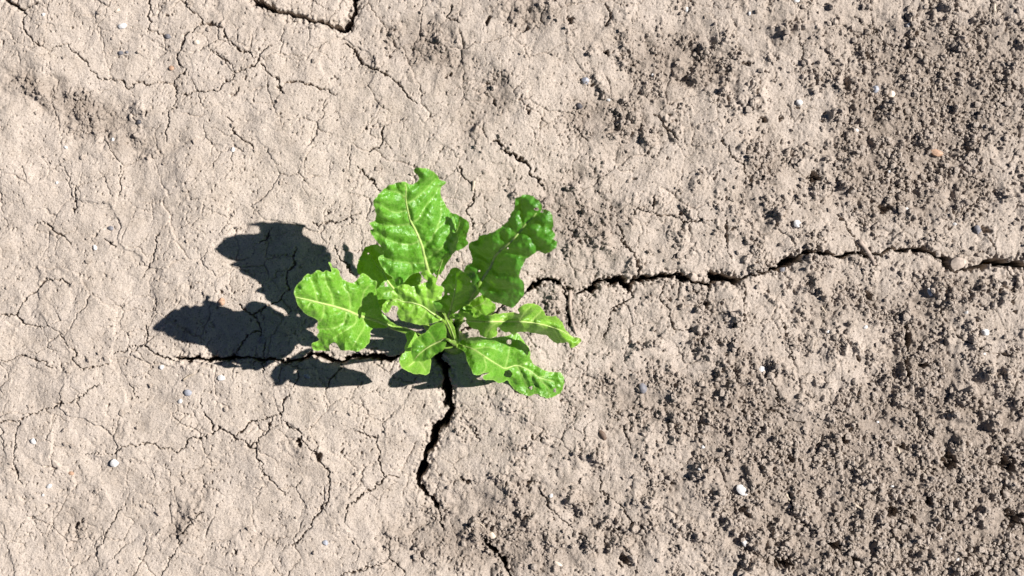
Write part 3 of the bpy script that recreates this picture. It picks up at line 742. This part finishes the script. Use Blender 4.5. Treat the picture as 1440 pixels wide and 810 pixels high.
# small side leaf between the two right-hand ones
K_out = P(Z4, (330, 760), (390, 715), (480, 642), (570, 592), (610, 600), (660, 680), (705, 720), (690, 790), (600, 850), (480, 860), (360, 830))
make_leaf(K_out, [P(Z4, (360, 800), (460, 740), (560, 700), (600, 640)), P(Z4, (480, 730), (470, 670)), P(Z4, (560, 700), (650, 730))], [(652, 434, .056), (665, 422, .060), (682, 413, .066), (695, 428, .058), (695, 440, .050), (670, 445, .048), (678, 428, .064)], LEAF_YOUNG, 321, blister=.0026, ruffle=.0024, stalk=[None, (643, 462, .028)], ribw=.5, stalk_r=.0018)
# upright heart leaf beside the stalks
L_out = P(Z7, (848, -5), (862, 5), (885, 60), (960, 150), (985, 260), (1012, 360), (995, 415), (970, 385), (940, 300), (900, 200), (862, 100))
make_leaf(L_out, [P(Z7, (995, 400), (960, 280), (920, 170), (870, 70), (855, 10))], [(625, 440, .092), (633, 455, .078), (640, 472, .056), (645, 488, .024), (630, 460, .074), (637, 480, .044)], LEAF_YOUNG, 331, blister=.0010, ruffle=.0010, stalk=[None], ribw=.6, stalk_r=.0020, step=1.2, crinkle=.4)

# tiny leaf unfolding at the heart
M_out = P(Z6, (905, 625), (920, 590), (965, 572), (1030, 575), (1055, 605), (1030, 630), (990, 640), (940, 635))
make_leaf(M_out, [P(Z6, (915, 622), (960, 605), (1040, 600))], [(632, 447, .072), (640, 440, .080), (650, 444, .082), (642, 449, .074)], LEAF_YOUNG, 341, blister=.0016, ruffle=.0020, stalk=[None, (636, 462, .040)], ribw=.4, stalk_r=.0016, step=1.0, crinkle=.8)
# crown of the root where the stalks meet
cp = [BASE + np.array(v) for v in ((0, 0, -.012), (0, 0, -.002), (-.0005, .0005, .006), (-.001, .001, .013), (-.001, .0015, .018))]
tv, tf = tube(np.array(cp) - BASE, [.011, .0115, .0105, .0085, .004], 14)
link('root_crown', new_mesh('root_crown', tv, tf, STALK), plant)

# ------------------------------------------------------------------ stones, chips and straws on the soil
WHITE = stone_material('white_stone', (0.64, 0.62, 0.60), .55, .18)
CREAM = stone_material('cream_stone', (0.62, 0.52, 0.42), .6, .2)
GREY = stone_material('grey_stone', (0.17, 0.165, 0.18), .6, .3)
SLATE = stone_material('blue_grey_stone', (0.30, 0.31, 0.35), .5, .3)
DARK = stone_material('dark_stone', (0.06, 0.055, 0.06), .6, .3)
RUST = stone_material('rusty_stone', (0.42, 0.26, 0.17), .6, .3)
AMBER = stone_material('amber_stone', (0.62, 0.30, 0.05), .4, .3)
BROWN = stone_material('brown_stone', (0.13, 0.085, 0.06), .7, .3)
CLAY = stone_material('clay_clod', (0.42, 0.345, 0.285), .9, .25)
STRAW = stone_material('straw', (0.45, 0.37, 0.28), .6, .25)
TWIG = stone_material('twig', (0.34, 0.27, 0.22), .7, .35)

def pebble(name, px, py, rx, ry, rot, mat, label, cat, group=None, tall=.75):
    seed = int(px * 7 + py * 13)
    rs = np.random.RandomState(seed)
    bm = bmesh.new()
    bmesh.ops.create_icosphere(bm, subdivisions=2, radius=1.0)
    V = np.array([v.co[:] for v in bm.verts])
    # flat broken facets
    for k in range(7):
        n = rs.normal(size=3); n /= np.linalg.norm(n)
        lim = rs.uniform(.62, .9)
        d = V @ n
        V = V - np.outer(np.maximum(d - lim, 0) * .92, n)
    V *= (1 + .10 * perlin(V[:, 0] * 2 + V[:, 2], V[:, 1] * 2 - V[:, 2], seed % 50))[:, None]
    c, s = math.cos(R(rot)), math.sin(R(rot))
    ax, ay = rx * PX, ry * PX; az = tall * min(ax, ay)
    V = V * (ax, ay, az)
    V = np.c_[V[:, 0] * c - V[:, 1] * s, V[:, 0] * s + V[:, 1] * c, V[:, 2]]
    for v, q in zip(bm.verts, V):
        v.co = q
    me = bpy.data.meshes.new(name); bm.to_mesh(me); bm.free()
    me.polygons.foreach_set('use_smooth', np.ones(len(me.polygons), bool))
    me.set_sharp_from_angle(angle=R(32))
    me.materials.append(mat)
    x, y, _ = wpos(px, py, 0)
    o = link(name, me, None, label=label, category=cat, group=group)
    o.location = (x, y, ground_top(x, y, max(ax, ay)) + az * .35)
    return o

WG = 'small white stone chips strewn on the soil'
for (px, py, rx, ry, rot, mat, label, grp) in [
    (1042, 688, 10, 7, -35, WHITE, 'largest white stone, angular, casting a dark shadow on rough soil', None),
    (1047, 763, 6.5, 5, -40, WHITE, 'angular white stone next to a small pit in rough dark soil', None),
    (1119, 315, 7, 5.5, -30, WHITE, 'bright white stone above the long horizontal fissure', None),
    (1071, 519, 5.5, 4.5, -20, WHITE, 'rounded white pebble alone on crumbly soil below the long fissure', None),
    (1383, 467, 6.5, 5, 0, WHITE, 'white pebble below the fissure end with the amber stone', None),
    (1306, 411, 4, 6.5, 25, WHITE, 'elongated white chip below the twig side of the fissure', None),
    (1232, 125, 6, 5.5, 30, SLATE, 'pale blue grey pebble beside a cream pebble', None),
    (1254, 132, 7, 5, 10, CREAM, 'flat cream pebble beside a pale blue grey pebble', None),
    (1124, 144, 5.5, 4, -35, WHITE, 'white triangular chip on the rim of a crumbly patch', None),
    (312, 531, 5.5, 4.5, 0, WHITE, 'round white pebble below the crack in the plant shadow', None),
    (228, 516, 3.6, 4, 0, WHITE, 'white chip just under the left end of the shaded crack', None),
    (161, 651, 6, 6.5, -45, WHITE, 'white faceted stone touching a hairline crack in smooth crust', None),
    (173, 37, 6.5, 4.5, 10, WHITE, 'flat white chip on smooth crust near two dark specks', None),
    (432, 529, 5.5, 3, -20, SLATE, 'bluish chip lying inside the plant shadow', None),
    (692, 754, 5.5, 5.5, 0, CREAM, 'cream stone beside the short crack with a thin curved straw', None),
    (1108, 712, 6.5, 4, 10, CREAM, 'flat cream flake on crumbly ground under a hairline crack', None),
    (1320, 213, 11, 6, -20, RUST, 'pinkish orange stone half sunk in loose soil', None),
    (313, 424, 5.5, 6, 20, RUST, 'orange brown stone at the edge of the plant shadow', None),
    (1411, 368, 5.5, 6, 0, AMBER, 'amber yellow stone lodged in the long fissure', None),
    (99, 666, 4.5, 3, 0, RUST, 'small flat orange chip on smooth pale crust', None),
    (823, 114, 6, 5.5, 0, SLATE, 'round blue grey pebble beside a crumbly dark patch', None),
    (815, 149, 6, 5, -20, DARK, 'black rounded pebble on pale crust', None),
    (903, 546, 7, 8, 20, GREY, 'purple grey stone beyond the tips of the low leaves', None),
    (848, 612, 4.5, 9, 40, BROWN, 'dark brown elongated clod with a pointed end', None),
    (1375, 323, 6, 7, 10, GREY, 'grey oval stone beside a short crack above the fissure', None),
    (370, 477, 5, 6, 10, GREY, 'grey pebble wedged in a crack junction inside the plant shadow', None),
    (155, 321, 5, 3.5, 0, GREY, 'flat grey chip on smooth crust facing the plant shadow', None),
    (194, 171, 4, 4, 0, DARK, 'dark round speck of stone beside a crumbly patch', None),
    (236, 51, 5, 3.5, -30, GREY, 'dark grey chip at the end of a hairline crack', None),
    (169, 74, 4, 3.2, 0, GREY, 'dark bluish chip, larger of a touching pair', None),
    (178, 73, 2.6, 2.2, 0, GREY, 'tiny dark bluish chip, smaller of a touching pair', None),
    (458, 763, 4.5, 4, 0, SLATE, 'blue grey pebble on smooth crust beside a branching crack', None),
    (589, 535, 5.5, 5, 20, CLAY, 'pale clay clod catching sun at the rim of the plant shadow', None),
    (975, 390, 6, 8, 35, CLAY, 'pale clay lump fallen into the long fissure', None),
    (1101, 379, 5, 4, 20, GREY, 'dark stone lying inside the widest part of the long fissure', None),
    (1346, 370, 13, 9, 10, CLAY, 'rounded clay clod standing between two arms of the fissure', None),
    (785, 793, 8, 3, -30, CREAM, 'thin pale flake beside a dark pit in crumbly soil', None),
    (166, 16, 5, 3.2, 20, CREAM, 'faint peach coloured chip on smooth crust', None),
    (277, 60, 5, 4, 0, CREAM, 'pale cream fleck near the branching of a hairline crack', None),
    (240, 95, 4, 3.5, 0, RUST, 'faint pinkish chip beside a hairline crack', None),
    (265, 552, 6, 5, 0, SLATE, 'flat pale grey stone below the plant shadow', None)]:
    pebble('stone', px, py, rx, ry, rot, mat, label, 'stone', grp)
for (px, py, r) in [(134, 348, 4.2), (64, 22, 3.2), (158, 196, 3), (856, 140, 3.2), (254, 564, 4), (47, 620, 5), (69, 684, 4.6), (60, 696, 2.6), (1275, 294, 4), (1343, 315, 3.6), (1217, 460, 3.6), (1206, 182, 3.6), (1119, 2, 5), (966, 13, 4), (1053, 20, 3), (1253, 241, 3.2), (1276, 36, 4), (1255, 684, 3), (1322, 756, 3.4), (988, 628, 3.6), (1236, 594, 2.6), (1358, 439, 3.4), (1185, 594, 2.4), (328, 211, 4), (79, 257, 3), (1349, 788, 3.2), (775, 697, 3.6), (1163, 466, 3), (918, 105, 2.8), (1382, 497, 2.8), (92, 207, 3.2), (982, 658, 3.0)]:
    pebble('stone_chip', px, py, r, r * .75, (px * 37) % 180, WHITE, 'small white stone chip lying on the dry soil', 'stone', WG)

def straw(name, a, b, r, mat, label, lift=.5, bend=0.0, taper=.6):
    ax, ay, _ = wpos(*a, 0); bx, by, _ = wpos(*b, 0)
    n = 9; t = np.linspace(0, 1, n)
    zz = [ground_top(ax + (bx - ax) * q, ay + (by - ay) * q, .002) for q in t]
    base = np.linspace(max(zz[0], zz[1]), max(zz[-1], zz[-2]), n)
    base += max(0, float(np.percentile(np.array(zz) - base, 60)))
    dx, dy = bx - ax, by - ay; L = math.hypot(dx, dy)
    off = bend * L * np.sin(t * math.pi)
    rr = r * PX
    path = np.c_[ax + dx * t - dy / L * off, ay + dy * t + dx / L * off, base + rr * lift + .15 * rr * np.sin(t * 7)]
    o0 = path[0].copy()
    rad = rr * (1 - (1 - taper) * t) * (1 + .12 * np.sin(t * 11 + a[0]))
    tv, tf = tube(path - o0, rad, 8, .7)
    o = link(name, new_mesh(name, tv, tf, mat), None, label=label, category='straw')
    o.location = o0
    return o

straw('twig', (1208, 338), (1230, 373), 3.2, TWIG, 'grey brown twig lying across the long fissure', bend=.04, taper=.8)
straw('dry_stalk', (802, 408), (811, 472), 2.6, TWIG, 'long pale dry stalk sliver beside the low leaf tip', bend=-.06, taper=.5)
straw('straw_piece', (258, 535), (273, 526), 1.5, STRAW, 'short pale straw piece under the crack in the plant shadow', bend=.08)
straw('straw_piece', (667, 255), (665, 269), 2.0, STRAW, 'pale straw piece on a crack between the two tall leaves', taper=.9)
straw('straw_piece', (1397, 3), (1397, 17), 2.6, STRAW, 'stubby upright looking straw bit beside a dark pit', taper=.9)
straw('straw_piece', (1262, 629), (1267, 644), 1.8, STRAW, 'thin straw sliver with a dark shadow on rough soil', taper=.8)
straw('straw_piece', (1198, 707), (1212, 716), 2.0, STRAW, 'pale straw sliver lying on loose soil near deep pits', taper=.6)
straw('straw_piece', (667, 733), (684, 746), 0.9, STRAW, 'hair thin curved straw pointing at a cream stone', bend=.12)
straw('straw_piece', (1105, 694), (1111, 704), 1.8, STRAW, 'tiny straw bit beside the flat cream flake', taper=.7)
straw('straw_piece', (749, 399), (751, 407), 1.6, STRAW, 'tiny pale straw bit standing in the crack by the right leaf', taper=.9)
straw('straw_piece', (1155, 431), (1164, 443), 1.1, STRAW, 'needle thin straw on pale crust below the fissure', taper=.6)
straw('straw_piece', (537, 472), (557, 475), 1.5, STRAW, 'thin sunlit straw in the shade under the left leaf stalk', taper=.7)

# ------------------------------------------------------------------ crumbs of soil lying loose
rs = np.random.RandomState(5)
bm = bmesh.new(); bmesh.ops.create_icosphere(bm, subdivisions=1, radius=1.0)
IV = np.array([v.co[:] for v in bm.verts]); IF = np.array([[v.index for v in f.verts] for f in bm.faces]); bm.free()
VV = []; FF = []; nb = 0
jj = rs.randint(0, ny, 200000); ii = rs.randint(0, nx, 200000)
pr = np.clip(rough[jj, ii], 0, 1) ** 1.5 * (.35 + .65 * right[jj, ii]) + .015
ok = (rs.rand(200000) < pr * .8) & (np.abs(XS[ii]) < .45) & (np.abs(YS[jj]) < .26) & (DEP[jj, ii] < .001)
jj, ii = jj[ok][:20000], ii[ok][:20000]
for j, i in zip(jj, ii):
    r = PX * (0.9 + 2.6 * rs.rand() ** 4 + (2.2 * rs.rand() ** 6 if right[j, i] > .6 else 0))
    v = IV * (1 + .28 * rs.normal(size=(len(IV), 1))) * r * (1, .75 + .5 * rs.rand(), .8)
    VV.append(v + (XS[i] + rs.uniform(-.0004, .0004), YS[j] + rs.uniform(-.0004, .0004), Z[j, i] + r * .35))
    FF.append(IF + nb); nb += len(IV)
cme = new_mesh('soil_crumbs', np.concatenate(VV), np.concatenate(FF), SOIL, smooth=False)
attr(cme, 'crumb', np.full(nb, .45))
link('soil_crumbs', cme, kind='stuff', label='loose grains and crumbs of dry soil on the crust', category='soil crumbs')
